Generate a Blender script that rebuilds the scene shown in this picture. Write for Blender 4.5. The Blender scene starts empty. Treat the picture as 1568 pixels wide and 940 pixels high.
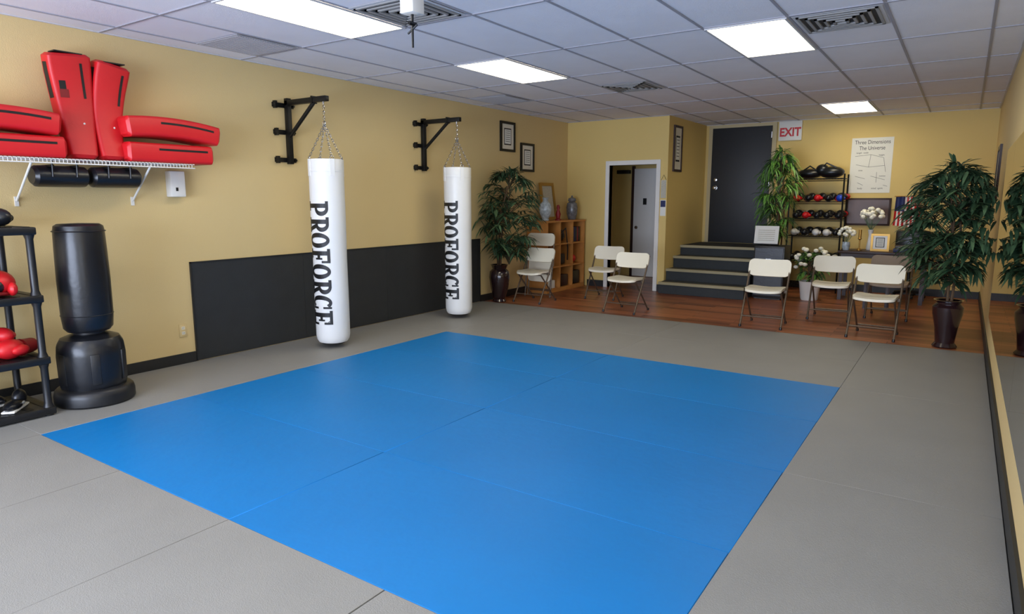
import bpy, bmesh, math, random
from mathutils import Vector, Matrix
random.seed(7)
R=math.radians
sc=bpy.context.scene
sc.view_settings.view_transform='Standard'
sc.view_settings.look='None'
sc.view_settings.exposure=0.0

# ------------------------------------------------------------ materials
def lin(c):
    o=[]
    for x in c:
        x=x/255.0
        o.append(x/12.92 if x<=0.04045 else ((x+0.055)/1.055)**2.4)
    return o
def mat(name,rgb,rough=.5,metal=0,var=.06,scale=4,bump=0,bscale=60,spec=.5,coat=0):
    m=bpy.data.materials.new(name); m.use_nodes=True
    nt=m.node_tree; b=nt.nodes['Principled BSDF']
    c=lin(rgb)
    tc=nt.nodes.new('ShaderNodeTexCoord')
    n=nt.nodes.new('ShaderNodeTexNoise'); n.inputs['Scale'].default_value=scale; n.inputs['Detail'].default_value=3
    nt.links.new(tc.outputs['Object'],n.inputs['Vector'])
    mx=nt.nodes.new('ShaderNodeMix'); mx.data_type='RGBA'
    mx.inputs[6].default_value=[x*(1-var) for x in c]+[1]
    mx.inputs[7].default_value=[min(1,x*(1+var)) for x in c]+[1]
    nt.links.new(n.outputs['Fac'],mx.inputs[0]); nt.links.new(mx.outputs[2],b.inputs['Base Color'])
    b.inputs['Roughness'].default_value=rough; b.inputs['Metallic'].default_value=metal
    b.inputs['Specular IOR Level'].default_value=spec
    b.inputs['Coat Weight'].default_value=coat
    if bump:
        n2=nt.nodes.new('ShaderNodeTexNoise'); n2.inputs['Scale'].default_value=bscale; n2.inputs['Detail'].default_value=2
        nt.links.new(tc.outputs['Object'],n2.inputs['Vector'])
        bp=nt.nodes.new('ShaderNodeBump'); bp.inputs['Strength'].default_value=bump; bp.inputs['Distance'].default_value=.01
        nt.links.new(n2.outputs['Fac'],bp.inputs['Height']); nt.links.new(bp.outputs['Normal'],b.inputs['Normal'])
    return m
def emis(name,rgb,st):
    m=bpy.data.materials.new(name); m.use_nodes=True
    b=m.node_tree.nodes['Principled BSDF']; c=lin(rgb)
    b.inputs['Base Color'].default_value=c+[1]
    b.inputs['Emission Color'].default_value=c+[1]; b.inputs['Emission Strength'].default_value=st
    return m
WALL=mat('wall_paint',(218,193,138),.6,var=.03,scale=1.5,bump=.12,bscale=120,spec=.3)
WALLB=mat('wall_paint_back',(220,193,122),.6,var=.03,scale=1.5,bump=.12,bscale=120,spec=.3)
CEIL=mat('ceiling_tile_fibre',(238,237,243),.9,var=.05,scale=3,bump=.3,bscale=250,spec=.1)
TBAR=mat('tbar',(160,160,170),.5,var=.02)
BLUE=mat('mat_blue_vinyl',(4,116,186),.48,var=.10,scale=1.1,bump=.22,bscale=14,spec=.3)
GRAY=mat('mat_gray_vinyl',(139,138,134),.5,var=.10,scale=2.2,bump=.2,bscale=220,spec=.3)
SUB=mat('subfloor',(60,58,55),.8)
PANEL=mat('rubber_panel',(42,44,45),.55,var=.2,scale=6,bump=.2,bscale=90)
BASEB=mat('baseboard_black',(34,34,34),.5)
BLACK=mat('black_plastic',(24,25,28),.4)
BLKV=mat('black_vinyl',(20,22,27),.32,var=.1,bump=.1,bscale=25)
BLKM=mat('black_metal',(18,18,18),.4,metal=.3)
CHROME=mat('chrome',(190,190,190),.25,metal=1)
WVIN=mat('white_vinyl',(230,230,228),.38,var=.03,bump=.2,bscale=9)
INK=mat('ink_black',(14,14,16),.5)
RED=mat('red_vinyl',(205,24,32),.45,var=.1,scale=6,bump=.12,bscale=20)
REDD=mat('red_dark',(130,16,22),.5)
BLU2=mat('blue_vinyl',(30,70,190),.4)
WHITE=mat('white_enamel',(228,226,220),.4,var=.02)
CREAM=mat('chair_plastic',(234,227,206),.45,var=.02)
TANP=mat('chair_tan',(150,132,112),.6)
FRM=mat('chair_frame_metal',(104,90,76),.4,metal=.5)
PAPER=mat('paper',(232,232,224),.8,var=.03)
PAPER2=mat('paper_print',(190,186,170),.8,var=.35,scale=60)
STRD=mat('stair_carpet',(52,56,58),.85,bump=.3)
NOSE=mat('stair_nosing',(160,150,116),.6)
DOORB=mat('door_black',(32,34,38),.5)
CASB=mat('casing_olive',(186,170,128),.5)
OAK=mat('oak_wood',(196,134,68),.5,var=.18,scale=7)
OAKD=mat('oak_inside',(150,96,44),.6,var=.15)
GOLD=mat('gold_frame',(170,130,60),.35,metal=.6)
DKBR=mat('dark_brown',(52,30,24),.4)
VASE=mat('porcelain_dark',(38,20,24),.2,coat=.6)
PORC=mat('porcelain_blue_white',(180,192,212),.25,var=.75,scale=24)
PORB=mat('porcelain_black_white',(105,105,108),.25,var=1.0,scale=22)
LEAF1=mat('leaf_dark',(48,76,52),.5,var=.3,scale=9)
LEAF2=mat('leaf_mid',(82,110,76),.5,var=.3,scale=9)
LEAF3=mat('leaf_light',(104,156,66),.5,var=.3,scale=9)
BARK=mat('bark',(92,70,48),.8)
SOIL=mat('soil',(50,38,28),.9)
FLOW=mat('flower_white',(245,243,228),.7,var=.05)
VENT=mat('vent_metal',(150,150,150),.5)
VENTD=mat('vent_dark',(48,48,50),.7)
VENTF=mat('vent_flange',(205,205,208),.5)
RETN=mat('return_grille',(170,170,176),.5)
GLASSP=mat('picture_print',(228,222,205),.3,var=.05)
EXITR=mat('exit_red',(200,30,40),.5)
NAVY=mat('navy',(30,40,90),.6)
DIFF=emis('light_diffuser',(255,243,212),9.2)
mir=bpy.data.materials.new('mirror_glass'); mir.use_nodes=True
b=mir.node_tree.nodes['Principled BSDF']; b.inputs['Base Color'].default_value=(.84,.86,.85,1); b.inputs['Metallic'].default_value=1; b.inputs['Roughness'].default_value=.015
WOOD=bpy.data.materials.new('wood_planks'); WOOD.use_nodes=True
nt=WOOD.node_tree; b=nt.nodes['Principled BSDF']
tc=nt.nodes.new('ShaderNodeTexCoord'); br=nt.nodes.new('ShaderNodeTexBrick')
br.inputs['Color1'].default_value=lin((172,104,66))+[1]; br.inputs['Color2'].default_value=lin((112,62,40))+[1]; br.inputs['Mortar'].default_value=lin((55,28,18))+[1]
br.inputs['Scale'].default_value=1; br.inputs['Mortar Size'].default_value=.003; br.inputs['Brick Width'].default_value=1.1; br.inputs['Row Height'].default_value=.11
nt.links.new(tc.outputs['Object'],br.inputs['Vector'])
mp=nt.nodes.new('ShaderNodeMapping'); mp.inputs['Scale'].default_value=(2,22,1); nt.links.new(tc.outputs['Object'],mp.inputs['Vector'])
nn=nt.nodes.new('ShaderNodeTexNoise'); nn.inputs['Scale'].default_value=2; nn.inputs['Detail'].default_value=5; nt.links.new(mp.outputs[0],nn.inputs['Vector'])
mx=nt.nodes.new('ShaderNodeMix'); mx.data_type='RGBA'; mx.blend_type='MULTIPLY'; mx.inputs[0].default_value=.55
nt.links.new(br.outputs['Color'],mx.inputs[6]); nt.links.new(nn.outputs['Fac'],mx.inputs[7])
mul=nt.nodes.new('ShaderNodeMix'); mul.data_type='RGBA'; mul.blend_type='ADD'; mul.inputs[0].default_value=.3
nt.links.new(mx.outputs[2],mul.inputs[6]); nt.links.new(br.outputs['Color'],mul.inputs[7])
nt.links.new(mul.outputs[2],b.inputs['Base Color']); b.inputs['Roughness'].default_value=.35

# ------------------------------------------------------------ builder
class B:
    def __init__(s,name): s.n=name; s.v=[]; s.f=[]; s.m=[]; s.mats=[]
    def mi(s,m):
        if m not in s.mats: s.mats.append(m)
        return s.mats.index(m)
    def add(s,vs,fs,m,M=None):
        o=len(s.v); k=s.mi(m)
        for v in vs:
            v=Vector(v)
            if M is not None: v=M@v
            s.v.append(v)
        for f in fs: s.f.append([i+o for i in f]); s.m.append(k)
    def box(s,x0,x1,y0,y1,z0,z1,m,M=None,bev=0,seg=2):
        if bev:
            bm=bmesh.new(); bmesh.ops.create_cube(bm,size=1)
            for v in bm.verts: v.co=Vector(((x0+x1)/2+v.co.x*(x1-x0),(y0+y1)/2+v.co.y*(y1-y0),(z0+z1)/2+v.co.z*(z1-z0)))
            bmesh.ops.bevel(bm,geom=bm.edges[:],offset=bev,segments=seg,profile=.5,affect='EDGES')
            bm.verts.index_update()
            s.add([v.co.copy() for v in bm.verts],[[v.index for v in f.verts] for f in bm.faces],m,M); bm.free(); return
        vs=[(x,y,z) for x in (x0,x1) for y in (y0,y1) for z in (z0,z1)]
        fs=[(0,1,3,2),(4,6,7,5),(0,4,5,1),(2,3,7,6),(0,2,6,4),(1,5,7,3)]
        s.add(vs,fs,m,M)
    def tube(s,pts,r,m,n=8,M=None,closed=False,caps=True):
        pts=[Vector(p) for p in pts]; k=len(pts)
        rs=r if isinstance(r,(list,tuple)) else [r]*k
        T=[]
        for i in range(k):
            if closed: a=pts[(i+1)%k]-pts[i-1]
            elif i==0: a=pts[1]-pts[0]
            elif i==k-1: a=pts[-1]-pts[-2]
            else: a=(pts[i+1]-pts[i]).normalized()+(pts[i]-pts[i-1]).normalized()
            T.append(a.normalized())
        nrm=T[0].orthogonal().normalized()
        vs=[]
        for i in range(k):
            nrm=(nrm-T[i]*nrm.dot(T[i])).normalized(); bi=T[i].cross(nrm)
            for j in range(n):
                a=2*math.pi*j/n
                vs.append(pts[i]+(nrm*math.cos(a)+bi*math.sin(a))*rs[i])
        fs=[]
        for i in range(k if closed else k-1):
            i2=(i+1)%k
            for j in range(n):
                j2=(j+1)%n; fs.append((i*n+j,i*n+j2,i2*n+j2,i2*n+j))
        if not closed and caps:
            fs.append(list(range(n))[::-1]); fs.append([(k-1)*n+j for j in range(n)])
        s.add(vs,fs,m,M)
    def lathe(s,prof,m,M=None,n=32):
        vs=[];fs=[]
        for r,z in prof:
            for j in range(n):
                a=2*math.pi*j/n; vs.append((r*math.cos(a),r*math.sin(a),z))
        for i in range(len(prof)-1):
            for j in range(n):
                j2=(j+1)%n; fs.append((i*n+j,i*n+j2,(i+1)*n+j2,(i+1)*n+j))
        if prof[0][0]>1e-4: fs.append(list(range(n))[::-1])
        if prof[-1][0]>1e-4: fs.append([(len(prof)-1)*n+j for j in range(n)])
        s.add(vs,fs,m,M)
    def ell(s,c,r,m,M=None,nu=14,nv=9):
        prof=[(max(1e-5,math.sin(math.pi*i/nv)),-math.cos(math.pi*i/nv)) for i in range(nv+1)]
        L=Matrix.Translation(c)@Matrix.Diagonal((r[0],r[1],r[2],1))
        s.lathe(prof,m,(M@L) if M is not None else L,nu)
    def slab(s,w,d,t,r,m,M=None,fn=None,nc=14,nr=6):
        xs=[]
        for i in range(nc+1):
            u=-math.cos(math.pi*i/nc); xs.append(u*w/2)
        vs=[]
        for lvl in (0,t):
            for x in xs:
                e=w/2-abs(x); hd=d/2
                if e<r: hd=d/2-r+math.sqrt(max(0,r*r-(r-e)**2))
                hd=max(hd,1e-4)
                for j in range(nr+1):
                    y=-hd+2*hd*j/nr; p=Vector((x,y,lvl))
                    vs.append(fn(p) if fn else p)
        W=nr+1; N=(nc+1)*W; fs=[]
        for i in range(nc):
            for j in range(nr):
                a=i*W+j; fs.append((a,a+1,a+W+1,a+W)); fs.append((N+a,N+a+W,N+a+W+1,N+a+1))
            a=i*W; fs.append((a,a+W,N+a+W,N+a)); a=i*W+nr; fs.append((a,N+a,N+a+W,a+W))
        for j in range(nr):
            a=j; fs.append((a,N+a,N+a+1,a+1)); a=nc*W+j; fs.append((a,a+1,N+a+1,N+a))
        s.add(vs,fs,m,M)
    def build(s,origin=None):
        me=bpy.data.meshes.new(s.n)
        mn=[min(v[i] for v in s.v) for i in range(3)]; mxx=[max(v[i] for v in s.v) for i in range(3)]
        o=Vector(origin) if origin is not None else Vector(((mn[0]+mxx[0])/2,(mn[1]+mxx[1])/2,mn[2]))
        me.from_pydata([v-o for v in s.v],[],s.f)
        for mm in s.mats: me.materials.append(mm)
        me.polygons.foreach_set('material_index',s.m)
        me.polygons.foreach_set('use_smooth',[True]*len(s.f))
        me.update()
        bm=bmesh.new(); bm.from_mesh(me); bmesh.ops.recalc_face_normals(bm,faces=bm.faces[:]); bm.to_mesh(me); bm.free()
        me.set_sharp_from_angle(angle=R(38))
        ob=bpy.data.objects.new(s.n,me); ob.location=o; sc.collection.objects.link(ob)
        return ob
def inst(ob,loc,rz=0):
    o=bpy.data.objects.new(ob.name.split('.')[0],ob.data); o.location=loc; o.rotation_euler=(0,0,rz); sc.collection.objects.link(o); return o
def T(x,y,z): return Matrix.Translation((x,y,z))
def RX(a): return Matrix.Rotation(R(a),4,'X')
def RY(a): return Matrix.Rotation(R(a),4,'Y')
def RZ(a): return Matrix.Rotation(R(a),4,'Z')
def text_geo(body,size,off=0):
    cu=bpy.data.curves.new('tmp','FONT'); cu.body=body; cu.size=size; cu.offset=off; cu.align_x='CENTER'; cu.align_y='CENTER'
    ob=bpy.data.objects.new('tmp',cu); sc.collection.objects.link(ob)
    dg=bpy.context.evaluated_depsgraph_get()
    me=bpy.data.meshes.new_from_object(ob.evaluated_get(dg))
    vs=[v.co.copy() for v in me.vertices]; fs=[list(p.vertices) for p in me.polygons]
    bpy.data.objects.remove(ob); bpy.data.meshes.remove(me)
    return vs,fs
def simple(name,boxes,bev=0):
    b=B(name)
    for bx in boxes: b.box(*bx[:6],bx[6],bev=bev)
    return b.build()

# ------------------------------------------------------------ room shell
XL,XR,YB,YF,H=-5.72,.29,11.95,-2.4,2.766
Y2=10.15; XC=-3.92
simple('floor',[(XL-.1,XR+.1,YF-.1,7.655,-.1,0,SUB)])
b=B('floor_wood'); b.box(XL-.1,XR+.1,7.655,YB+.1,-.1,.012,WOOD); b.build(origin=(0,0,0))
simple('ceiling',[(XL-.1,XR+.1,YF-.1,YB+.1,H,H+.1,CEIL)])
simple('wall_left',[(XL-.1,XL,YF-.1,YB+.1,0,H,WALL)])
simple('wall_right',[(XR,XR+.1,YF-.1,YB+.1,0,H,WALL)])
simple('wall_back',[(XL,XR,YB,YB+.1,0,H,WALLB)])
simple('wall_back_left',[(XL,-4.92,Y2,Y2+.1,0,H,WALLB),(-4.10,XC,Y2,Y2+.1,0,H,WALLB),(-4.92,-4.10,Y2,Y2+.1,2.03,H,WALLB)])
simple('wall_recess',[(XC-.1,XC,Y2+.1,YB,0,H,WALLB)])
wx0,wx1,wz0,wz1=-5.2,-.3,.4,2.6
simple('wall_front',[(XL,wx0,YF-.1,YF,0,H,WALL),(wx1,XR,YF-.1,YF,0,H,WALL),(wx0,wx1,YF-.1,YF,0,wz0,WALL),(wx0,wx1,YF-.1,YF,wz1,H,WALL)])
b=B('window_1')
for i in range(4):
    x=wx0+(wx1-wx0)*i/3; b.box(x-.03+(.03 if i==0 else 0),x+.03-(.03 if i==3 else 0),YF-.08,YF-.02,wz0,wz1,BLKM)
b.box(wx0,wx1,YF-.08,YF-.02,wz0,wz0+.05,BLKM); b.box(wx0,wx1,YF-.08,YF-.02,wz1-.05,wz1,BLKM); b.build()
simple('baseboard_left',[(XL,XL+.015,YF,3.28,0,.11,BASEB),(XL,XL+.015,7.62,Y2,0,.11,BASEB)])
simple('baseboard_right',[(XR-.015,XR,YF,YB,0,.13,BASEB)])
simple('baseboard_back',[(-2.58,XR-.015,YB-.015,YB,.012,.12,BASEB),(-5.3,-4.99,Y2-.015,Y2,.012,.12,BASEB),(-4.03,XC,Y2-.015,Y2,.012,.12,BASEB)])
b=B('rubber_wainscot')   # black rubber wainscot sheets
for y0,y1 in ((3.3,4.52),(4.523,5.74),(5.743,6.96),(6.963,7.6)):
    b.box(XL,XL+.012,y0,y1,.021,.915,PANEL)
    for yy in (y0+.12,y1-.12):
        for z in (.12,.82): b.box(XL+.012,XL+.0135,yy-.006,yy+.006,z-.006,z+.006,VENTD)
b.build()
b=B('trim_1'); b.box(XL,XL+.02,3.285,7.615,.915,.925,BASEB); b.box(XL,XL+.02,3.285,3.298,.02,.925,BASEB); b.box(XL,XL+.02,7.602,7.615,.02,.925,BASEB); b.build()

# mats
def gm(name,x0,x1,y0,y1,m,g=.0005,bv=.002):
    b=B(name); b.box(x0+g,x1-g,y0+g,y1-g,0,.02,m,bev=bv,seg=1); b.build()
bx=[-4.69,-2.69,-.69]; by=[1.64,2.64,3.64,4.63,5.62]
for i in range(2):
    for j in range(4): gm('blue_floor_mat',bx[i],bx[i+1],by[j],by[j+1],BLUE,.0005,.003)
for (y0,y1) in ((-.36,1.64),(1.64,3.64),(3.64,5.62),(5.62,7.655)):
    gm('gray_floor_mat',-.69,XR-.017,y0,y1,GRAY,.0012 if y0>5 else .0005)
    gm('gray_floor_mat',XL+.025,-4.69,y0,y1,GRAY)
for i in range(2): gm('gray_floor_mat',bx[i],bx[i+1],5.62,6.635,GRAY); gm('gray_floor_mat',bx[i],bx[i+1],6.635,7.655,GRAY)
xs=[-4.69,-3.69,-2.69,-1.69,-.69]
for i in range(4): gm('gray_floor_mat',xs[i],xs[i+1]-(.003 if i==2 else 0),-.36,1.64,GRAY,.0003)
xs=[XL+.02]+xs+[XR-.017]
for i in range(len(xs)-1): gm('gray_floor_mat',xs[i],xs[i+1],YF,-.36,GRAY)

# ceiling grid
b=B('ceiling_grid')
gx=[-1.17+.61*k for k in range(-8,3)]; gx=[x for x in gx if XL<x<XR]
gy=[5.22+1.22*k for k in range(0,6)]+[3.93,2.70,1.48,.26,-.96,-2.18]; gy=[y for y in gy if YF<y<YB]
for x in gx: b.box(x-.010,x+.010,YF,YB,H-.006,H,TBAR)
for y in gy: b.box(XL,XR,y-.010,y+.010,H-.0065,H,TBAR)
for bd in ((XL,XL+.02,YF,YB),(XR-.02,XR,YF,YB),(XL,XR,YB-.02,YB),(XL,XC,Y2-.02,Y2)): b.box(*bd,H-.007,H,VENTF)
b.build()
def light(x0,y0,L=1.22):
    b=B('ceiling_light_panel'); x1=x0+.61; y1=y0+L; z=H-.016
    b.box(x0+.025,x1-.025,y0+.025,y1-.025,z+.004,H-.008,DIFF)
    for q in ((x0+.008,x0+.025,y0+.008,y1-.008),(x1-.025,x1-.008,y0+.008,y1-.008),(x0+.025,x1-.025,y0+.008,y0+.025),(x0+.025,x1-.025,y1-.025,y1-.008)):
        b.box(*q,z,H-.007,VENTF)
    b.build()
for x,y in ((-1.78,5.22),(-4.22,5.22),(-4.22,2.70),(-1.78,10.1),(-1.78,.26),(-4.22,-.96)): light(x,y)
def vent(x0,y0,style=0):
    b=B('ceiling_air_vent'); x1=x0+.59;y1=y0+.59; x0+=.02;y0+=.02; z=H-.018; cx=(x0+x1)/2; cy=(y0+y1)/2
    if style==0:
        b.box(x0,x1,y0,y1,H-.009,H-.0075,VENTF)
        b.box(cx-.25,cx+.25,cy-.25,cy+.25,H-.011,H-.009,VENTD)
        for k in range(5):
            a=.26-.052*k; w=.02
            for q in ((cx-a,cx-a+w,cy-a,cy+a),(cx+a-w,cx+a,cy-a,cy+a),(cx-a,cx+a,cy-a,cy-a+w),(cx-a,cx+a,cy+a-w,cy+a)):
                b.box(*q,z-.002*k,H-.011,VENT)
    else:
        b.box(x0,x1,y0,y1,H-.012,H-.0075,RETN)
        for k in range(24): b.box(x0+.02,x1-.02,y0+.02+k*.0225,y0+.03+k*.0225,z+.002,H-.012,RETN)
    b.build()
vent(-1.17,5.22); vent(-3.61,7.05); vent(-3.61,3.30); vent(-5.44,3.3,1); vent(-5.44,7.0,1)
b=B('ceiling_mount_fixture'); m=T(-2.71,2.99,0)
b.lathe([(.07,H-.008),(.07,H-.03),(.03,H-.035),(.03,2.64)][::-1],WHITE,m,16)
b.box(-.05,.05,-.05,.05,2.52,2.65,WHITE,m,bev=.008)
b.tube([(0,0,2.53),(0,0,2.34)],[.008,.006],BLKM,8,m); b.tube([(-.035,0,2.42),(.035,0,2.46)],.006,BLKM,6,m); b.tube([(0,-.03,2.47),(0,.03,2.47)],.012,BLKM,6,m)
b.build()

# ------------------------------------------------------------ doors
b=B('door_frame_white')
for q in ((-4.985,-4.92,Y2-.02,Y2+.1,.012,2.10),(-4.10,-4.035,Y2-.02,Y2+.1,.012,2.10),(-4.92,-4.10,Y2-.02,Y2+.1,2.03,2.10)): b.box(*q,WHITE)
b.build()
b=B('door_1'); b.box(-5.25,-4.5,YB-.05,YB-.005,.02,2.05,WHITE); b.box(-5.3,-5.25,YB-.06,YB-.002,.012,2.1,DKBR)
b.box(-5.06,-4.99,YB-.056,YB-.05,1.38,1.5,BLKM); b.lathe([(.03,0),(.03,.03),(.012,.05)],CHROME,T(-5.18,YB-.05,.95)@RX(90),12); b.build()
b=B('door_closer'); b.box(-5.6,-5.34,YB-.1,YB,1.96,2.03,BLKM,bev=.01); b.build()
b=B('door_2'); b.box(-3.79,-2.79,YB-.06,YB-.02,.725,2.70,DOORB,bev=.004)
b.lathe([(.035,0),(.035,.012),(.014,.015),(.014,.04),(.03,.05),(.03,.075),(.012,.085)],CHROME,T(-3.70,YB-.06,1.68)@RX(90),16)
b.lathe([(.028,0),(.028,.02),(.01,.024)],CHROME,T(-3.70,YB-.06,1.82)@RX(90),16)
for z in (.9,1.7,2.5): b.box(-2.80,-2.785,YB-.07,YB-.058,z,z+.1,CHROME)
b.build()
b=B('door_frame_recess')
for q in ((-3.86,-3.79,YB-.04,YB,.72,2.75),(-2.79,-2.72,YB-.04,YB,.72,2.75),(-3.79,-2.79,YB-.04,YB,2.70,2.75)): b.box(*q,CASB)
b.build()
b=B('entry_stairs'); ys=[9.93,10.24,10.55,10.86]; zs=[.19,.375,.56,.72]
for i in range(4):
    y1=YB-.07
    b.box(XC+.001,-2.6,ys[i],y1,(zs[i-1] if i else .012),zs[i]-.025,STRD)
    b.box(XC+.001,-2.59,ys[i]-.02,ys[i]+(.33 if i<3 else 0)+(y1-ys[3] if i==3 else 0),zs[i]-.025,zs[i],NOSE if i<3 else STRD)
    b.box(XC+.001,-2.59,ys[i]-.024,ys[i]+.06,zs[i]-.036,zs[i]+.003,NOSE)
    if i<3: b.box(XC+.02,-2.62,ys[i]+.06,ys[i]+.3,zs[i],zs[i]+.004,STRD)
b.build()
b=B('exit_sign'); b.box(-2.69,-2.33,YB-.05,YB,2.44,2.76-.008,WHITE,bev=.006)
v,f=text_geo('EXIT',.19,.006); b.add(v,f,EXITR,T(-2.51,YB-.052,2.57)@RX(90)@Matrix.Scale(.85,4,(1,0,0))); b.build()
b=B('poster'); b.box(-1.58,-1.00,YB-.006,YB,1.58,2.43,PAPER)
def wt(body,size,x,z,m=INK,off=0,y=YB-.008,sx=1):
    v,f=text_geo(body,size,off); b.add(v,f,m,T(x,y,z)@RX(90)@Matrix.Scale(sx,4,(1,0,0)))
def ln(x0,z0,x1,z1,w=.0026):
    b.tube([(x0,YB-.007,z0),(x1,YB-.007,z1)],w,INK,4)
wt('Three Dimensions',.085,-1.29,2.36,sx=.78); wt('The Universe',.085,-1.29,2.27,sx=.78)
ln(-1.52,2.15,-1.30,2.17); ln(-1.30,2.17,-1.12,2.12); ln(-1.30,2.17,-1.32,1.98); ln(-1.50,2.02,-1.32,1.98); ln(-1.32,1.98,-1.10,2.0); ln(-1.12,2.12,-1.08,1.9)
ln(-1.5,1.84,-1.36,1.80); ln(-1.28,1.84,-1.08,1.78); ln(-1.2,1.9,-1.2,1.74); ln(-1.46,1.74,-1.38,1.70); ln(-1.1,1.7,-1.04,1.68)
wt('length  width',.032,-1.42,2.20); wt('height',.032,-1.15,2.16); wt('time',.032,-1.43,1.93); wt('body',.035,-1.42,1.65); wt('mind  spirit',.035,-1.18,1.65); wt('motion',.03,-1.12,1.84)
b.build()
b=B('dark_picture_panel'); b.box(-1.60,-.96,YB-.03,YB,1.07,1.5,DKBR,bev=.005); b.box(-1.57,-.99,YB-.034,YB-.028,1.10,1.47,mat('print_brown',(86,60,48),.4,var=.4,scale=5)); b.build()
b=B('american_flag'); W,Hh=.32,.44; n=26
for i in range(n):
    for j in range(8):
        u0,u1=i/n,(i+1)/n; v0,v1=j/8,(j+1)/8
        def P(u,v): return (-.90+W*u+.05*(1-v)*(u-.3),YB-.05+.018*math.sin(u*16),1.08+Hh*v-.03*u*(1-v))
        mm=(RED if (i//2)%2==0 else PAPER)
        if i<10 and j>=4: mm=NAVY
        b.add([P(u0,v0),P(u1,v0),P(u1,v1),P(u0,v1)],[(0,1,2,3)],mm)
b.tube([(-.92,YB-.045,1.525),(-.56,YB-.045,1.525)],.008,GOLD,8); b.box(-.75,-.73,YB-.045,YB,1.515,1.535,GOLD)
b.build()
def frame(name,cx,cy,cz,w,h,facing,fm=BLKM,inner=None,fw=.035):
    b=B(name)
    M={'+X':T(cx,cy,cz)@RZ(90)@RX(90),'-Y':T(cx,cy,cz)@RX(90),'-X':T(cx,cy,cz)@RZ(-90)@RX(90)}[facing]
    b.box(-w/2,w/2,-h/2,-h/2+fw,0,.025,fm,M); b.box(-w/2,w/2,h/2-fw,h/2,0,.025,fm,M)
    b.box(-w/2,-w/2+fw,-h/2+fw,h/2-fw,0,.025,fm,M); b.box(w/2-fw,w/2,-h/2+fw,h/2-fw,0,.025,fm,M)
    b.box(-w/2+fw,w/2-fw,-h/2+fw,h/2-fw,0,.012,inner or GLASSP,M)
    if inner is None:
        b.box(-w*.24,w*.24,-h*.28,h*.28,.012,.014,BLKM,M); b.box(-w*.2,w*.2,-h*.24,h*.24,.014,.016,PAPER,M)
        for k in range(6): b.box(-w*.15,w*.15,h*(.18-.07*k),h*(.195-.07*k),.016,.017,INK,M)
    return b.build()
frame('framed_certificate',XL,8.32,2.395,.38,.43,'+X'); frame('framed_certificate',XL,8.86,2.12,.38,.43,'+X')
frame('framed_scroll',XC,10.52,2.28,.36,.72,'+X',DKBR)
frame('framed_picture',XR,9.9,1.78,.7,.65,'-X',DKBR,PAPER2,.05)
b=B('calendar'); b.box(-4.02,-3.935,Y2-.006,Y2,1.5,1.78,PAPER2); b.box(-4.02,-3.93,Y2-.008,Y2,1.22,1.47,PAPER); b.box(-4.015,-3.935,Y2-.01,Y2-.007,1.36,1.46,NAVY)
b.tube([(-4.02,Y2-.005,1.78),(-3.977,Y2-.008,1.86),(-3.935,Y2-.005,1.78)],.003,INK,4); b.build()
b=B('mirror')
for k in range(7):
    y1=7.8-1.22*k; b.box(XR-.012,XR,y1-1.217,y1,.36,1.93,mir)
b.build()

# ------------------------------------------------------------ wall bag mounts
def bag_mount(Y):
    b=B('punching_bag_wall_mount'); x=XL
    b.box(x+.012,x+.062,Y-.025,Y+.025,1.83,2.47,BLKM,bev=.004)
    for z in (2.40,2.14,1.87):
        b.box(x,x+.014,Y-.16,Y+.09,z-.022,z+.022,BLKM)
        for yy in (-.145,.075): b.lathe([(.016,0),(.016,.02),(.008,.03)],BLKM,T(x+.012,Y+yy,z)@RY(90),6)
        b.box(x+.01,x+.05,Y-.155,Y-.13,z-.035,z+.035,BLKM)
    b.box(x+.012,-5.10,Y-.025,Y+.025,2.40,2.45,BLKM,bev=.004)
    b.tube([(x+.05,Y,2.10),(x+.44,Y,2.41)],.02,BLKM,8)
    b.tube([(-5.155,Y,2.41),(-5.155,Y,2.37)],.008,CHROME,8)
    b.box(-5.3,-5.28,Y-.032,Y+.032,2.39,2.46,BLKM)
    b.build()
def links(b,p0,p1,ll=.034,r=.0028,w=.009):
    p0,p1=Vector(p0),Vector(p1); d=p1-p0; L=d.length; n=max(1,int(L/(ll*.72))); d.normalize()
    a=d.orthogonal().normalized(); c=d.cross(a)
    for i in range(n):
        ce=p0+d*(L*(i+.5)/n); s=a if i%2 else c
        pts=[ce+d*(math.cos(t)*ll/2)+s*(math.sin(t)*w) for t in [2*math.pi*k/8 for k in range(8)]]
        b.tube(pts,r,CHROME,4,closed=True)
def letters():
    P=[('r',.02,0,.64,.12),('r',.17,0,.46,1),('r',.02,.88,.55,1),('a',.5,.71,.48,.29,.19,.17,-90,90),('r',.4,.42,.52,.54)]
    Rr=P+[('q',(.42,.50),(.70,.50),(1.0,0),(.72,0)),('r',.66,0,1.0,.12)]
    O=[('a',.5,.5,.5,.5,.2,.37,0,360)]
    F=[('r',.02,0,.64,.12),('r',.17,0,.46,1),('r',.02,.88,.97,1),('r',.82,.64,.97,1),('r',.4,.45,.72,.57),('r',.62,.35,.74,.67)]
    E=F+[('r',.02,0,.99,.12),('r',.84,0,.99,.36)]
    C=[('a',.52,.5,.5,.5,.2,.37,48,312),('r',.80,.62,.94,.98),('r',.80,.02,.94,.38)]
    return [P,Rr,O,F,O,Rr,C,E]
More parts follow.
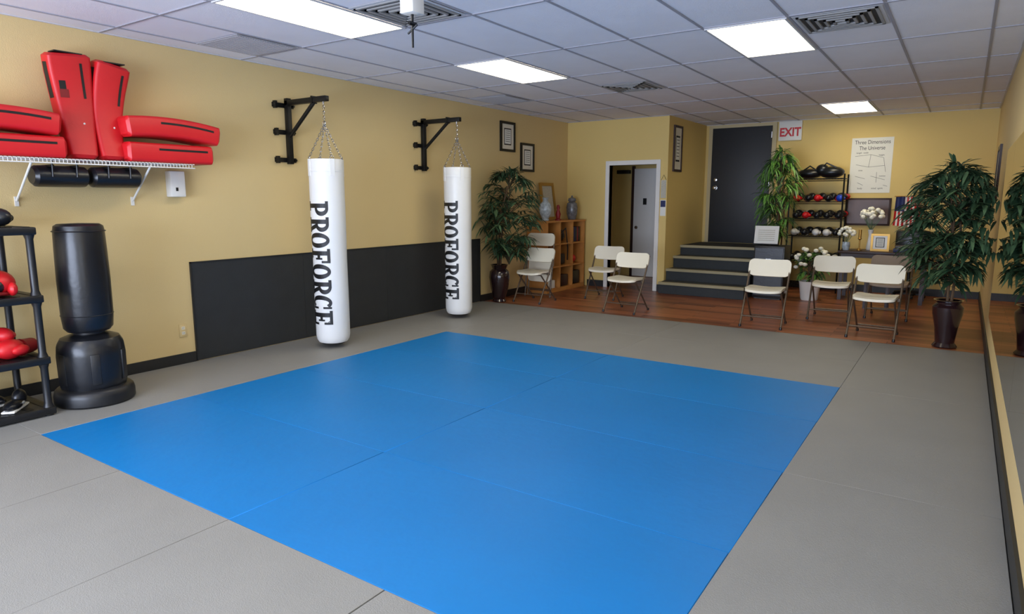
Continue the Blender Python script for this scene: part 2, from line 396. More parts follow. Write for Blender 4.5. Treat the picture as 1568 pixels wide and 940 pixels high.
def punching_bag(cx,cy,phi):
    b=B('hanging_punching_bag'); M=T(cx,cy,0); r=.165; zt=1.86; zb=.055
    b.lathe([(.0001,zb),(.09,zb),(.115,zb+.003),(.117,zb+.012)],INK,M,48)
    b.lathe([(.117,zb+.012),(.14,zb+.02),(.156,zb+.045),(r,zb+.09),(r+.001,.5),(r-.002,.9),(r+.001,1.3),(r,zt-.12),(r+.002,zt-.118),(r+.002,zt-.10),(r,zt-.098),(r,zt-.01),(r-.006,zt),(r-.02,zt),(r-.022,zt-.02),(.0001,zt-.025)],WVIN,M,48)
    for k in range(4):
        a=R(phi+20+90*k); ca,sa=math.cos(a),math.sin(a)
        p=Vector((cx+ca*(r-.004),cy+sa*(r-.004),zt+.012))
        b.box(-.002,.006,-.022,.022,-.16,.0,WVIN,T(cx+ca*r,cy+sa*r,zt)@Matrix.Rotation(a,4,'Z'))
        b.tube([p+Vector((-sa*.02*math.cos(t),ca*.02*math.cos(t),.016*math.sin(t))) for t in [2*math.pi*q/10 for q in range(10)]],.0035,CHROME,5,closed=True)
        links(b,p,(cx,cy,2.19))
    b.tube([(cx+.018*math.cos(t),cy,2.2+.018*math.sin(t)) for t in [2*math.pi*q/10 for q in range(10)]],.004,CHROME,5,closed=True)
    links(b,(cx,cy,2.21),(cx,cy,2.385))
    rr=r+.0025; cw=.151; caph=.235; z0=1.465; a0=R(phi-40)-caph/2/r
    def mp(u,v,i):
        a=a0+v*caph/r; z=z0-(i+u*.96)*cw
        return Vector((cx+rr*math.cos(a),cy+rr*math.sin(a),z))
    for i,L in enumerate(letters()):
        for e in L:
            if e[0]=='r':
                _,u0,v0,u1,v1=e; n=max(1,int((v1-v0)*12))
                for k in range(n):
                    va=v0+(v1-v0)*k/n; vb=v0+(v1-v0)*(k+1)/n
                    b.add([mp(u0,va,i),mp(u1,va,i),mp(u1,vb,i),mp(u0,vb,i)],[(0,1,2,3)],INK)
            elif e[0]=='q':
                A_,B_,C_,D_=e[1:]; n=6
                for k in range(n):
                    t0,t1=k/n,(k+1)/n; l=lambda p,q,t:(p[0]+(q[0]-p[0])*t,p[1]+(q[1]-p[1])*t)
                    qs=[l(A_,D_,t0),l(B_,C_,t0),l(B_,C_,t1),l(A_,D_,t1)]
                    b.add([mp(*q,i) for q in qs],[(0,1,2,3)],INK)
            else:
                _,cu,cv,ro,po,ri,pi_,s0,s1=e; n=int(abs(s1-s0)/12)
                for k in range(n):
                    t0=R(s0+(s1-s0)*k/n); t1=R(s0+(s1-s0)*(k+1)/n)
                    qs=[(cu+ri*math.cos(t0),cv+pi_*math.sin(t0)),(cu+ro*math.cos(t0),cv+po*math.sin(t0)),(cu+ro*math.cos(t1),cv+po*math.sin(t1)),(cu+ri*math.cos(t1),cv+pi_*math.sin(t1))]
                    b.add([mp(*q,i) for q in qs],[(0,1,2,3)],INK)
    for k in range(16):
        t0=2*math.pi*k/16; t1=2*math.pi*(k+1)/16; f=lambda q,t:mp(8.12+q*.12*math.cos(t),.9+q*.09*math.sin(t),0)
        b.add([f(.7,t0),f(1,t0),f(1,t1),f(.7,t1)],[(0,1,2,3)],INK)
    b.add([mp(8.07,.87,0),mp(8.17,.87,0),mp(8.17,.93,0),mp(8.07,.93,0)],[(0,1,2,3)],INK)
    b.build()
bag_mount(4.41); bag_mount(6.43)
punching_bag(-5.155,4.41,math.degrees(math.atan2(-4.41,5.155)))
punching_bag(-5.155,6.43,math.degrees(math.atan2(-6.43,5.155)))

# ------------------------------------------------------------ freestanding bag
b=B('freestanding_punching_bag'); M=T(-5.19,2.19,.02)
b.lathe([(.245,0),(.258,.015),(.258,.07),(.25,.10),(.235,.115),(.2,.125)],BLACK,M,40)
b.lathe([(.205,.11),(.215,.14),(.22,.2),(.222,.36),(.215,.43),(.19,.475),(.13,.50),(.1,.505)],BLKV,M@RZ(22),12)
for k in range(6):
    b.box(-.03,.03,.205,.222,.16,.38,BLACK,M@RZ(60*k+12),bev=.006)
b.lathe([(.1,.49),(.1,.52),(.105,.56)],BLACK,M,20)
b.lathe([(.08,.52),(.135,.525),(.155,.55),(.164,.64),(.166,.9),(.162,1.1),(.158,1.24),(.152,1.275),(.13,1.29),(.0001,1.295)],BLKV,M,40)
for z in (1.235,.64): b.lathe([(.163,z),(.1675,z+.004),(.163,z+.008)],BLACK,M,40)
b.build()
def glove(b,x,y,z,yaw,m,cm,s=1.0):
    M=T(x,y,z)@RZ(yaw)@Matrix.Scale(s,4)
    b.ell((.03,0,.055),(.085,.058,.055),m,M); b.ell((.02,.055,.05),(.055,.025,.028),m,M)
    b.lathe([(.038,0),(.042,.02),(.045,.07),(.05,.09)],cm,M@T(-.13,0,.048)@RY(90),14)
b=B('plastic_storage_shelf'); x0,x1,y0,y1=-5.60,-5.04,.95,1.875; hs=[.06,.41,.83,1.28]
for z in hs:
    b.box(x0,x1,y0,y1,z-.05,z,BLACK,T(0,0,.02),bev=.008)
    for k in range(9): b.box(x0+.03,x1-.03,y0+.06+k*.1,y0+.10+k*.1,z,z+.003,BLKM,T(0,0,.02))
for x in (x0+.035,x1-.035):
    for y in (y0+.035,y1-.035):
        b.lathe([(.026,0),(.026,.03)],BLACK,T(x,y,.02),14)
        for k in range(3):
            b.lathe([(.032,hs[k]),(.023,hs[k]+.03),(.023,hs[k+1]-.08),(.032,hs[k+1]-.05)],BLACK,T(x,y,.02),14)
b.build()
zs=[h+.0235 for h in hs]
b=B('boxing_gloves_black'); glove(b,-5.28,1.73,zs[3],20,BLKV,BLACK,1.1); glove(b,-5.3,1.5,zs[3],-30,BLKV,BLACK); glove(b,-5.5,1.7,zs[3],-80,BLKV,BLACK); glove(b,-5.3,1.2,zs[3],60,BLKV,BLACK); b.build()
b=B('sparring_headgear_red')
for (hx,hy,ya) in ((-5.20,1.66,-10),(-5.26,1.38,10)):
    M=T(hx,hy,zs[2])@RZ(ya)
    b.ell((0,0,.085),(.13,.115,.088),RED,M,20,12); b.ell((.075,-.01,.075),(.07,.06,.052),BLKV,M); b.ell((.09,.078,.05),(.05,.03,.045),RED,M); b.ell((.09,-.085,.05),(.05,.03,.045),RED,M)
    b.tube([(-.1,-.07,.12),(0,-.118,.1),(.1,-.07,.12)],.014,BLKV,6,M); b.box(-.05,.05,-.03,.03,.165,.178,BLKV,M,bev=.005)
    b.tube([(.09,-.06,.02),(.15,0,.03),(.09,.06,.02)],.012,REDD,6,M)
b.build()
b=B('chest_guard_dark'); M=T(-5.47,1.70,zs[2]); b.box(-.1,.1,-.09,.09,0,.07,BLKV,M,bev=.025); b.box(-.09,.09,-.08,.08,.072,.14,BLACK,M,bev=.02); b.build()
b=B('boxing_gloves_red'); glove(b,-5.18,1.72,zs[1],-60,RED,REDD,1.2); glove(b,-5.42,1.68,zs[1],10,RED,REDD,1.15); glove(b,-5.32,1.54,zs[1],-20,RED,BLACK,1.1); glove(b,-5.30,1.68,zs[1]+.09,20,RED,REDD,1.0); b.build()
b=B('boxing_gloves_blue'); glove(b,-5.16,1.38,zs[1],-10,BLU2,NAVY,1.1); glove(b,-5.4,1.2,zs[1],30,BLU2,NAVY); b.build()
b=B('sparring_shoes')
for k,(x,y,a) in enumerate(((-5.20,1.70,-40),(-5.26,1.48,-20),(-5.45,1.62,20),(-5.35,1.2,10))):
    M=T(x,y,zs[0])@RZ(a); b.ell((.05,0,.035),(.1,.048,.035),BLKV,M); b.ell((-.05,0,.06),(.06,.042,.06),BLKV,M); b.box(-.1,.14,-.04,.04,0,.015,WHITE,M,bev=.006); b.box(-.02,.06,-.046,.046,.03,.045,WHITE,M,bev=.004)
b.build()

# ------------------------------------------------------------ wall shelf
b=B('wire_wall_shelf'); zS=1.765; ya,yb=1.2,3.20
for x in (XL+.01,XL+.12,XL+.23,XL+.345): b.tube([(x,ya,zS),(x,yb,zS)],.004,WHITE,6)
b.tube([(XL+.35,ya,zS-.03),(XL+.35,yb,zS-.03)],.005,WHITE,6)
k=ya
while k<yb:
    b.box(XL+.005,XL+.352,k-.0018,k+.0018,zS,zS+.004,WHITE); b.box(XL+.348,XL+.352,k-.0018,k+.0018,zS-.03,zS+.004,WHITE); k+=.026
for y in (2.02,2.84,1.3):
    b.tube([(XL+.34,y,zS-.02),(XL+.012,y,1.47)],.008,WHITE,8); b.box(XL,XL+.012,y-.012,y+.012,1.43,1.5,WHITE)
b.build()
def pad(name,path,wid,thk,up,m=RED):
    b=B(name); n=len(path); path=[Vector(p) for p in path]; up=Vector(up)
    sec=[]
    for cx,cy,a0 in ((1,1,0),(-1,1,90),(-1,-1,180),(1,-1,270)):
        for k in range(4):
            a=R(a0+30*k); sec.append((cx,cy,math.cos(a),math.sin(a)))
    vs=[];fs=[];N=len(sec); rows=[]
    for i in range(n):
        t=(path[min(i+1,n-1)]-path[max(i-1,0)]).normalized(); s=t.cross(up).normalized(); u=s.cross(t)
        rows.append((path[i],s,u,wid[i],t))
    full=[]; rr=.025
    for idx,(p,s,u,w,t) in enumerate(rows):
        if idx==0: full+= [(p,s,u,w-.04,thk-.04),(p+t*.02,s,u,w,thk)]
        elif idx==n-1: full+= [(p-t*.02,s,u,w,thk),(p,s,u,w-.04,thk-.04)]
        else: full.append((p,s,u,w,thk))
    for (p,s,u,w,th) in full:
        for cx,cy,ca,sa in sec:
            vs.append(p+u*(cx*(w/2-rr)+ca*rr)+s*(cy*(th/2-rr)+sa*rr))
    for i in range(len(full)-1):
        for j in range(N):
            j2=(j+1)%N; fs.append((i*N+j,i*N+j2,(i+1)*N+j2,(i+1)*N+j))
    fs.append(list(range(N))); fs.append([(len(full)-1)*N+j for j in range(N)])
    b.add(vs,fs,m)
    return b,rows
def stripe(b,rows,off,th,i0,i1,w,m,side=1):
    for i in range(i0,i1):
        p0,s0,u0,_,_=rows[i]; p1,s1,u1,_,_=rows[i+1]
        q=[]
        for p,s,u in ((p0,s0,u0),(p1,s1,u1)):
            c=p+s*side*(th/2+.002)+u*off; q+= [c-u*w,c+u*w]
        b.add([q[0],q[1],q[3],q[2]],[(0,1,2,3)],m)
zt=zS+.006
def standing(y0,yt,w0,w1,h,lean,bow,tag):
    n=12; path=[]; wid=[]
    for i in range(n+1):
        t=i/n; path.append((XL+.23-lean*t-.05*math.sin(t*math.pi),y0+(yt-y0)*t+bow*math.sin(t*math.pi),zt+h*t)); wid.append(w0+(w1-w0)*min(1,t*1.15))
    b,rows=pad('red_kick_shield',path,wid,.13,(0,1,0))
    sd=1 if (rows[3][1].x>0) else -1
    us=1 if rows[3][2].y>0 else -1
    stripe(b,rows,.065*us,.13,7,11,.009,INK,sd)
    if tag: stripe(b,rows,-.075*us,.13,8,9,.022,INK,sd); stripe(b,rows,-.07*us,.13,7,8,.03,REDD,sd)
    for i_ in (4,):
        p,s,u,w,t=rows[i_]; b.ell(p+s*sd*.066+u*.03*us,(.004,.008,.008),WHITE,None,8,5)
    p,s,u,w,t=rows[-1]; b.box(-.05,.05,-w*.32,w*.32,-.002,.006,INK,T(p.x,p.y,p.z))
    for i in range(7,11):
        p0,s0,u0,w0_,_=rows[i]; p1,s1,u1,w1_,_=rows[i+1]
        a0=p0-u0*us*(w0_/2+.002); a1=p1-u1*us*(w1_/2+.002)
        b.add([a0-s0*.03,a0+s0*.03,a1+s1*.03,a1-s1*.03],[(0,1,2,3)],INK)
    b.build()
standing(2.395,2.37,.185,.29,.76,.05,.015,1); standing(2.60,2.675,.17,.245,.73,.03,-.02,0)
def flat(ya,yb,z,curve,drop=0,x=XL+.2,w=.32,h=.15):
    n=12; path=[];wid=[]
    for i in range(n+1):
        t=i/n; path.append((x,ya+(yb-ya)*t,z+h/2+curve*(1-(2*t-1)**2)-drop*t)); wid.append(w)
    b,rows=pad('red_kick_shield',path,wid,h,(1,0,0))
    for i in range(4,n-1):
        p0=rows[i][0]; p1=rows[i+1][0]; x_=x+w/2+.002
        b.add([(x_,p0.y,p0.z+.035),(x_,p1.y,p1.z+.035),(x_,p1.y,p1.z+.018),(x_,p0.y,p0.z+.018)],[(0,1,2,3)],INK)
    b.tube([(x-.05,yb,path[-1][2]-.03),(x,yb+.015,path[-1][2]+.0),(x+.06,yb,path[-1][2]-.03)],.008,INK,6)
    b.build()
flat(2.67,3.38,zt,.0); flat(2.67,3.44,zt+.185,.03,.03,XL+.22,h=.155)
flat(1.45,2.25,zt,.0); flat(1.42,2.22,zt+.155,.03,0,XL+.22)
b=B('black_training_pads')
for ya_,yb_,x in ((2.06,2.42,XL+.2),(2.44,2.80,XL+.2)):
    M=T(x,ya_,1.645)@RX(-90)@Matrix.Diagonal((1.35,1.1,1,1)); L=yb_-ya_
    b.lathe([(.0001,0),(.05,.0),(.068,.02),(.07,.05),(.07,L-.05),(.068,L-.02),(.05,L),(.0001,L)],BLKV,M,20)
    for yy in (ya_+.1,yb_-.1): b.box(x-.1,x+.1,yy-.012,yy+.012,1.71,1.725,BLKM); b.tube([(x+.095,yy,1.64),(x+.098,yy,1.70),(x+.098,yy,1.755)],.006,BLKM,6)
b.build()
b=B('speaker_box'); b.box(XL,XL+.09,3.13,3.26,1.50,1.72,WHITE,bev=.01); b.box(XL+.09,XL+.093,3.17,3.19,1.55,1.58,INK); b.build()
b=B('wall_outlet'); b.box(XL,XL+.008,3.145,3.215,.26,.375,WALL,bev=.003)
for z in (.295,.34): b.box(XL+.008,XL+.010,3.165,3.195,z-.014,z+.014,CREAM); b.box(XL+.0095,XL+.0105,3.172,3.176,z-.006,z+.008,VENT); b.box(XL+.0095,XL+.0105,3.184,3.188,z-.006,z+.008,VENT)
b.build()

# ------------------------------------------------------------ chairs
def chair_mesh(name,pl):
    b=B(name)
    for s in (-1,1):
        x=.225*s
        b.tube([(x,-.215,.012),(x,-.10,.215),(x,.03,.43),(x,.10,.56),(x*.98,.19,.73)],.0115,FRM,10)
        b.tube([(.195*s,.245,.012),(.195*s,.05,.22),(.195*s,-.14,.405)],.0105,FRM,10)
        b.lathe([(.015,0),(.016,.02),(.013,.03)],BLACK,T(x,-.218,0),10); b.lathe([(.015,0),(.016,.02),(.013,.03)],BLACK,T(.195*s,.249,0),10)
        b.box(min(.2*s,.225*s),max(.2*s,.225*s),.0,.05,.395,.43,FRM)
    b.tube([(-.225,-.155,.12),(.225,-.155,.12)],.008,FRM,8); b.tube([(-.195,.18,.085),(.195,.18,.085)],.008,FRM,8)
    b.tube([(-.195,-.12,.40),(.195,-.12,.40)],.008,FRM,8); b.tube([(-.225,.02,.412),(.225,.02,.412)],.008,FRM,8)
    b.slab(.41,.39,.026,.07,pl,T(0,-.02,.418),fn=lambda p:Vector((p.x,p.y,p.z+.012-.016*(1-(p.x/.205)**2)+(-.012 if p.y<-.15 else 0))))
    M=T(0,.165,.665)@RX(90-18)
    b.slab(.475,.205,.02,.06,pl,M,fn=lambda p:Vector((p.x,p.y,p.z-.03*(1-(p.x/.24)**2)+.012)))
    return b.build(origin=(0,0,0))
fc=chair_mesh('folding_chair',CREAM)
CH=[(-1.85,8.04,2),(-.71,8.04,-3),(-1.29,8.98,3),(-3.62,8.06,-3),(-4.40,9.0,4),(-5.08,8.10,-2)]
fc.location=(CH[0][0],CH[0][1],.012); fc.rotation_euler=(0,0,R(CH[0][2]))
for x,y,a in CH[1:]: inst(fc,(x,y,.012),R(a))
tc_=chair_mesh('padded_folding_chair',TANP); tc_.location=(-.70,9.45,.012)
b=B('folded_folding_chair'); M=T(-5.3,8.52,.014)@RX(-8)
for s in (-1,1):
    b.tube([(.225*s,0,.0),(.225*s,0,.5),(.22*s,.0,.93)],.0115,FRM,10,M); b.tube([(.195*s,.035,.02),(.195*s,.035,.6)],.0105,FRM,10,M)
b.tube([(-.225,0,.12),(.225,0,.12)],.008,FRM,8,M); b.tube([(-.195,.035,.1),(.195,.035,.1)],.008,FRM,8,M)
b.slab(.41,.38,.022,.07,CREAM,M@T(0,.03,.42)@RX(90)); b.slab(.475,.19,.02,.06,CREAM,M@T(0,.0,.87)@RX(90),fn=lambda p:Vector((p.x,p.y,p.z-.02*(1-(p.x/.24)**2)+.012)))
b.build()

# ------------------------------------------------------------ bookcase
b=B('oak_cubby_bookcase'); x0,x1,y0,y1,z1=XL+.02,-5.32,8.84,10.06,1.12; z0=.012; t=.022
b.box(x0,x1,y0,y0+t,z0,z1,OAK); b.box(x0,x1,y1-t,y1,z0,z1,OAK); b.box(x0-.0,x1+.012,y0-.01,y1+.01,z1,z1+.025,OAK); b.box(x0,x0+.012,y0+t,y1-t,z0,z1,OAKD)
for k in (1,2): y=y0+(y1-y0)*k/3; b.box(x0+.012,x1,y-t/2,y+t/2,z0+.06,z1,OAK)
for z in (.05,.40,.76): b.box(x0+.012,x1-.003,y0+t,y1-t,z,z+t,OAK)
b.box(x1-.02,x1-.004,y0+t,y1-t,z0,.05,OAK); b.build()
b=B('items_in_bookcase')
b.ell((-5.5,9.45,.9),(.12,.13,.115),BLKV); b.box(-5.62,-5.4,9.34,9.56,.424,.60,BLACK,bev=.03); b.tube([(-5.38,9.35,.93),(-5.335,9.44,1.02),(-5.33,9.5,.7),(-5.335,9.5,.5)],.012,BLACK,6)
b.box(-5.6,-5.38,8.92,9.16,.784,.95,NAVY,bev=.02); b.box(-5.6,-5.38,8.93,9.15,.424,.53,WHITE,bev=.005); b.box(-5.6,-5.4,8.95,9.13,.53,.60,REDD,bev=.005)
b.box(-5.6,-5.36,9.32,9.58,.074,.26,DKBR,bev=.01); b.box(-5.6,-5.36,9.72,9.98,.074,.30,BLACK,bev=.02); b.box(-5.6,-5.36,8.92,9.15,.074,.2,PAPER,bev=.003)
b.ell((-5.48,9.85,.50),(.1,.1,.075),RED)
b.build()
b=B('stack_of_binders')
for k in range(5): b.box(-5.6,-5.36,9.72+.05*k,9.76+.05*k,.784,1.03,[DKBR,NAVY,BLACK,REDD,BLACK][k],bev=.003)
b.build()
zt2=1.146
b=B('porcelain_vase'); b.lathe([(.05,0),(.06,.01),(.05,.03),(.09,.12),(.1,.19),(.085,.26),(.045,.3),(.04,.33),(.055,.36),(.05,.36),(.035,.33)],PORC,T(-5.44,8.97,zt2),28); b.build()
b=B('porcelain_jar'); b.lathe([(.06,0),(.065,.01),(.09,.1),(.095,.2),(.08,.27),(.05,.29),(.055,.3),(.07,.31),(.06,.35),(.015,.37),(.018,.39),(.0001,.4)],PORB,T(-5.46,9.86,zt2),28); b.build()
b=B('gold_picture_frame'); M=T(-5.6,9.36,zt2)@RZ(90)@RX(90-8)
w,h=.42,.60
for q in ((-w/2,w/2,0,.05),(-w/2,w/2,h-.05,h),(-w/2,-w/2+.05,.05,h-.05),(w/2-.05,w/2,.05,h-.05)): b.box(*q,0,.03,GOLD,M)
b.box(-w/2+.05,w/2-.05,.05,h-.05,0,.015,PAPER2,M); b.build()
b=B('small_statue'); b.lathe([(.05,0),(.05,.02),(.03,.03),(.045,.1),(.02,.17),(.03,.2),(.02,.24),(.0001,.25)],REDD,T(-5.40,9.30,zt2),16); b.build()

# ------------------------------------------------------------ plants
def leaf(b,p,d,L,w,droop,m):
    d=d.normalized(); s=d.cross(Vector((0,0,1)))
    if s.length<.05: s=Vector((1,0,0))
    s.normalize(); P=lambda t:p+d*(L*t)+Vector((0,0,-droop*t*t))
    a,bb,c,e=P(0),P(.3),P(.7),P(1); u=Vector((0,0,w*.15))
    b.add([a,bb+s*w/2+u,bb,bb-s*w/2+u,c+s*w*.38+u,c,c-s*w*.38+u,e],[(0,2,1),(0,3,2),(1,2,5,4),(2,3,6,5),(4,5,7),(5,6,7)],m)
def plant(name,x,y,z,pot,crown,nb,nl,L,w,droop,mats,trunk_h,xlim=None,ylim=None):
    b=B(name); M=T(x,y,z); b.lathe(pot[0],pot[1],M,28)
    ph=pot[2]; b.lathe([(.0001,ph-.03),(pot[3],ph-.03)],SOIL,M,20)
    cx,cy,cz,rx,ry,rz=crown
    for k in range(3):
        a=k*2.1; b.tube([(x+.02*math.cos(a),y+.02*math.sin(a),z+ph-.03),(x+.05*math.cos(a),y+.04*math.sin(a),z+(ph+trunk_h)/2),(cx+.04*math.cos(a+1),cy+.04*math.sin(a+1),z+trunk_h)],[.014,.012,.007],BARK,6)
    def cl(p):
        if xlim: p.x=min(max(p.x,xlim[0]),xlim[1])
        if ylim: p.y=min(max(p.y,ylim[0]),ylim[1])
        return p
    for i in range(nb):
        th=random.uniform(0,2*math.pi); u=random.uniform(-.95,1); q=math.sqrt(1-u*u)*random.uniform(.75,1)
        e=Vector((cx+rx*q*math.cos(th),cy+ry*q*math.sin(th),cz+rz*u))
        s=Vector((cx,cy,max(z+ph+.05,min(z+trunk_h,e.z-random.uniform(.05,.3)))))
        mid=(s+e)/2+Vector((0,0,.1)); e.z-=.04
        e=cl(e); mid=cl(mid)
        pts=[s*(1-t)**2+mid*2*t*(1-t)+e*t*t for t in [k/5 for k in range(6)]]
        b.tube(pts,[.005,.0045,.004,.003,.002,.0015],LEAF1 if i%2 else BARK,4)
        for j in range(nl):
            t=.35+.65*j/(nl-1); p=s*(1-t)**2+mid*2*t*(1-t)+e*t*t
            tg=((mid-s)*(1-t)+(e-mid)*t).normalized()
            sd=tg.cross(Vector((0,0,1))).normalized()*(1 if j%2 else -1)
            d=tg*random.uniform(.3,1)+sd*random.uniform(.5,1)+Vector((0,0,random.uniform(-.4,.35)))
            l=L*random.uniform(.7,1.15); tip=p+d.normalized()*l
            if xlim and not (xlim[0]<=tip.x<=xlim[1]): d.x*=-.2
            tip=p+d.normalized()*l
            if xlim and not (xlim[0]<=tip.x<=xlim[1]): continue
            if ylim and not (ylim[0]<=tip.y<=ylim[1]): continue
            leaf(b,p,d,l,w*random.uniform(.8,1.2),droop*random.uniform(.5,1.4),random.choice(mats))
    return b
potA=([(.09,0),(.1,.01),(.085,.04),(.13,.2),(.15,.36),(.14,.44),(.1,.48),(.12,.53),(.13,.54),(.115,.54),(.09,.49)],VASE,.5,.095)
plant('potted_silk_tree',-5.50,7.80,.012,potA,(-5.33,7.80,1.30,.45,.46,.62),120,13,.17,.03,.06,[LEAF1,LEAF1,LEAF2],1.65,(XL+.02,-4.5)).build()
potB=([(.10,0),(.11,.015),(.085,.05),(.10,.2),(.13,.34),(.135,.41),(.10,.45),(.12,.475),(.13,.48),(.115,.48),(.09,.45)],VASE,.46,.095)
plant('potted_silk_palm',-.055,7.84,.012,potB,(-.10,7.88,1.27,.42,.42,.60),150,14,.19,.034,.07,[LEAF1,LEAF1,LEAF2],1.65,(-1,XR-.03)).build()
potC=([(.13,0),(.14,.02),(.18,.3),(.19,.32),(.17,.32),(.16,.28)],DKBR,.31,.16)
plant('potted_bamboo_plant',-2.38,11.0,.012,potC,(-2.42,11.0,1.60,.31,.28,.66),85,13,.19,.026,.13,[LEAF3,LEAF3,LEAF2],2.05,(-2.9,-1.5),(10.4,YB-.03)).build()
potD=([(.11,0),(.12,.02),(.15,.26),(.16,.28),(.14,.28),(.13,.25)],WHITE,.27,.13)
b=plant('white_flowering_plant',-1.80,10.5,.012,potD,(-1.80,10.5,.55,.22,.22,.22),40,8,.12,.035,.03,[LEAF2,LEAF3],.5)
for k in range(26):
    th=random.uniform(0,6.28);u=random.uniform(-.4,1);q=math.sqrt(1-u*u); c=Vector((-1.80+.24*q*math.cos(th),10.5+.22*q*math.sin(th),.58+.22*u))
    b.ell(c,(.035,.035,.028),FLOW,None,8,5)
b.build()

# ------------------------------------------------------------ podium & sign
b=B('black_podium_cabinet'); b.box(-2.55,-2.12,10.2,10.62,.03,.80,BLACK,bev=.01); b.box(-2.53,-2.14,10.19,10.2,.07,.40,BLKV); b.box(-2.53,-2.14,10.19,10.2,.43,.77,BLKV); b.box(-2.37,-2.30,10.175,10.19,.6,.615,CHROME); b.box(-2.52,-2.15,10.22,10.6,.012,.03,BLKM); b.build()
b=B('tabletop_sign'); M=T(-2.42,10.32,.812)@RX(-10); b.box(-.17,.17,-.006,.006,0,.28,PAPER,M); b.box(-.18,.18,-.04,.06,0,.012,BLKM,M)
for k in range(6): b.box(-.12,.12,-.0075,-.006,.06+.03*k,.07+.03*k,PAPER2,M)
b.build()
b=B('metal_gear_rack'); x0,x1,y0,y1=-2.36,-1.58,11.45,11.85; SH=[.12,.5,.9,1.17,1.44,1.80]
for x in (x0,x1):
    for y in (y0,y1): b.tube([(x,y,.012),(x,y,1.87)],.013,BLKM,8)
for z in SH:
    for y in (y0,y1): b.tube([(x0,y,z),(x1,y,z)],.006,BLKM,6); b.tube([(x0,y,z-.03),(x1,y,z-.03)],.004,BLKM,6)
    for x in (x0,x1): b.tube([(x,y0,z),(x,y1,z)],.006,BLKM,6)
    for k in range(18): x=x0+(x1-x0)*(k+.5)/18; b.box(x-.002,x+.002,y0,y1,z-.002,z+.003,BLKM)
b.build()
def row(name,z,specs,s=1.0):
    b=B(name)
    for i,(m,c) in enumerate(specs):
        x=x0+.09+(x1-x0-.16)*i/max(1,len(specs)-1); glove(b,x,11.6,z,-90+random.uniform(-25,25),m,c,s)
        glove(b,x+.03,11.72,z+.03,-90+random.uniform(-40,40),BLKV,c,s)
    b.build()
row('gloves_on_rack',1.445,[(RED,REDD),(BLKV,RED),(RED,BLKV),(BLKV,BLKV),(BLU2,RED)])
row('gloves_on_rack',1.175,[(BLKV,WHITE),(RED,WHITE),(BLKV,BLKV),(BLKV,WHITE),(BLKV,RED)])
row('gloves_on_rack',.905,[(WHITE,BLKV),(BLKV,WHITE),(WHITE,BLKV),(WHITE,BLKV),(BLKV,WHITE)])
row('gloves_on_rack',.505,[(BLKV,WHITE),(WHITE,BLKV),(BLKV,BLKV),(WHITE,BLKV),(WHITE,BLKV)])
b=B('black_duffel_bags'); b.ell((-2.12,11.65,1.885),(.19,.15,.08),BLKV); b.ell((-1.80,11.65,1.90),(.19,.15,.095),BLKV); b.ell((-1.93,11.62,1.94),(.1,.1,.09),BLKV); b.tube([(-1.95,11.56,1.94),(-1.86,11.53,2.04),(-1.72,11.55,1.97)],.012,BLKV,6); b.tube([(-2.2,11.56,1.93),(-2.1,11.54,2.0),(-2.0,11.55,1.93)],.012,BLKV,6); b.build()

# ------------------------------------------------------------ desk corner
b=B('reception_table'); b.box(-1.50,-.35,10.75,11.35,.70,.735,DKBR,bev=.005); b.box(-1.46,-.39,10.8,11.3,.64,.70,DKBR)
for x in (-1.44,-.41):
    for y in (10.81,11.29): b.box(x-.025,x+.025,y-.025,y+.025,.012,.64,DKBR)
b.build()
zd=.737
b=B('flower_vase'); M=T(-1.13,11.15,zd); b.lathe([(.04,0),(.05,.02),(.035,.12),(.025,.22),(.04,.3),(.035,.3),(.02,.22)],WHITE,M,18)
for k in range(30):
    th=random.uniform(0,6.28);u=random.uniform(-.3,1);q=math.sqrt(1-u*u); e=Vector((-1.13+.14*q*math.cos(th),11.15+.12*q*math.sin(th),zd+.50+.11*u))
    b.tube([(-1.13,11.15,zd+.27),e],.002,LEAF2,4); b.ell(e,(.035,.035,.03),FLOW,None,8,5)
b.build()
b=B('flower_bouquet'); M=T(-1.42,10.95,zd); b.lathe([(.04,0),(.055,.05),(.05,.12),(.045,.12)],PORC,M,18)
for k in range(22):
    th=random.uniform(0,6.28);u=random.uniform(-.3,1);q=math.sqrt(1-u*u); e=Vector((-1.42+.1*q*math.cos(th),10.95+.1*q*math.sin(th),zd+.24+.09*u))
    b.tube([(-1.42,10.95,zd+.1),e],.002,LEAF2,4); b.ell(e,(.03,.03,.026),FLOW,None,8,5)
b.build()
frame('gold_desk_frame',-.98,10.98,zd+.125,.24,.25,'-Y',GOLD,None,.03)
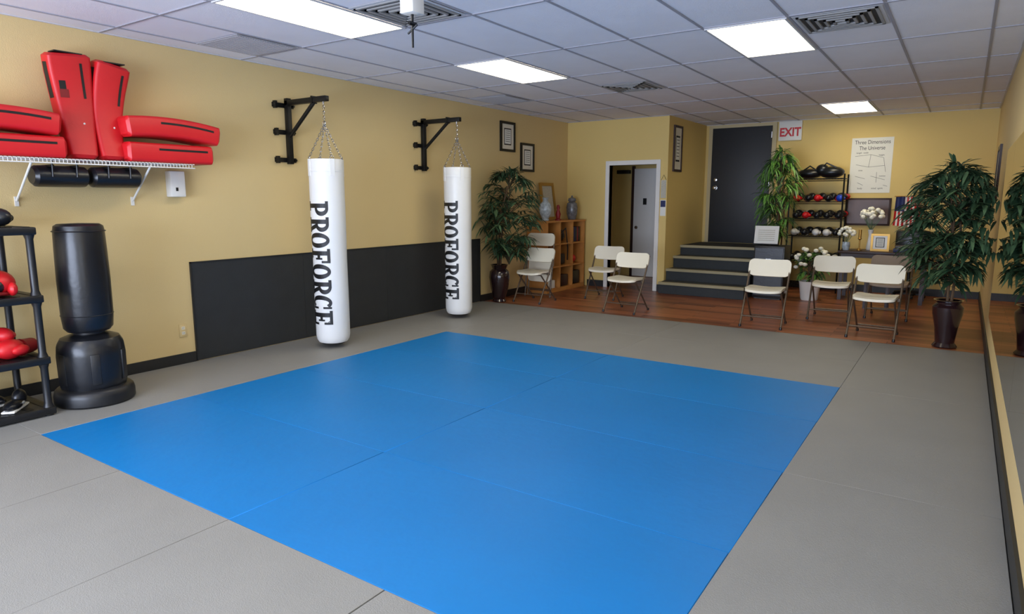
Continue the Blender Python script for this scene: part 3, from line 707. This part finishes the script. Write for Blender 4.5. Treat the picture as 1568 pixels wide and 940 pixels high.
b=B('candle_holder'); b.lathe([(.04,0),(.04,.01),(.01,.03),(.01,.15),(.03,.17),(.02,.18),(.02,.3),(.0001,.3)],GOLD,T(-1.25,11.0,zd),14); b.build()
b=B('desk_clutter'); b.box(-.80,-.55,10.85,11.1,zd,zd+.05,NAVY,bev=.005); b.box(-.78,-.58,10.87,11.08,zd+.05,zd+.09,BLKV,bev=.005); b.lathe([(.035,0),(.035,.1),(.03,.1)],REDD,T(-.47,10.95,zd),14); b.build()
b=B('office_chair'); M=T(-.62,11.62,.012)
for k in range(5):
    a=R(72*k); b.tube([(0,0,.09),(.22*math.cos(a),.22*math.sin(a),.06)],.015,BLACK,6,M); b.ell((.22*math.cos(a),.22*math.sin(a),.028),(.026,.026,.028),BLACK,M,8,6)
b.tube([(0,0,.08),(0,0,.44)],.025,BLACK,10,M); b.box(-.24,.24,-.23,.2,.44,.52,BLKV,M,bev=.03); b.box(-.23,.23,.16,.24,.58,1.0,BLKV,M,bev=.035); b.box(-.03,.03,.19,.23,.48,.62,BLACK,M); b.build()
b=B('small_side_table'); b.box(-1.05,-.75,10.05,10.35,.45,.475,DKBR,bev=.005)
for x in (-1.03,-.77):
    for y in (10.07,10.33): b.box(x-.015,x+.015,y-.015,y+.015,.012,.45,DKBR)
b.build()

# ------------------------------------------------------------ lights, world, camera
def area(name,loc,rot,sx,sy,e,c):
    l=bpy.data.lights.new(name,'AREA'); l.shape='RECTANGLE'; l.size=sx; l.size_y=sy; l.energy=e; l.color=c
    o=bpy.data.objects.new(name,l); o.location=loc; o.rotation_euler=rot; sc.collection.objects.link(o)
area('window_daylight',(-2.75,YF-.25,1.3),(R(116),0,0),4.7,2.0,520,(.68,.78,1))
w=bpy.data.worlds.new('World'); sc.world=w; w.use_nodes=True
w.node_tree.nodes['Background'].inputs[0].default_value=(.68,.8,1,1); w.node_tree.nodes['Background'].inputs[1].default_value=1.0
cam=bpy.data.cameras.new('camera'); co=bpy.data.objects.new('camera',cam); sc.collection.objects.link(co)
cam.sensor_width=36; cam.lens=23.3; cam.clip_start=.02
co.location=(0,0,1.48); co.rotation_euler=(R(90-9.23),0,R(34.09)); sc.camera=co
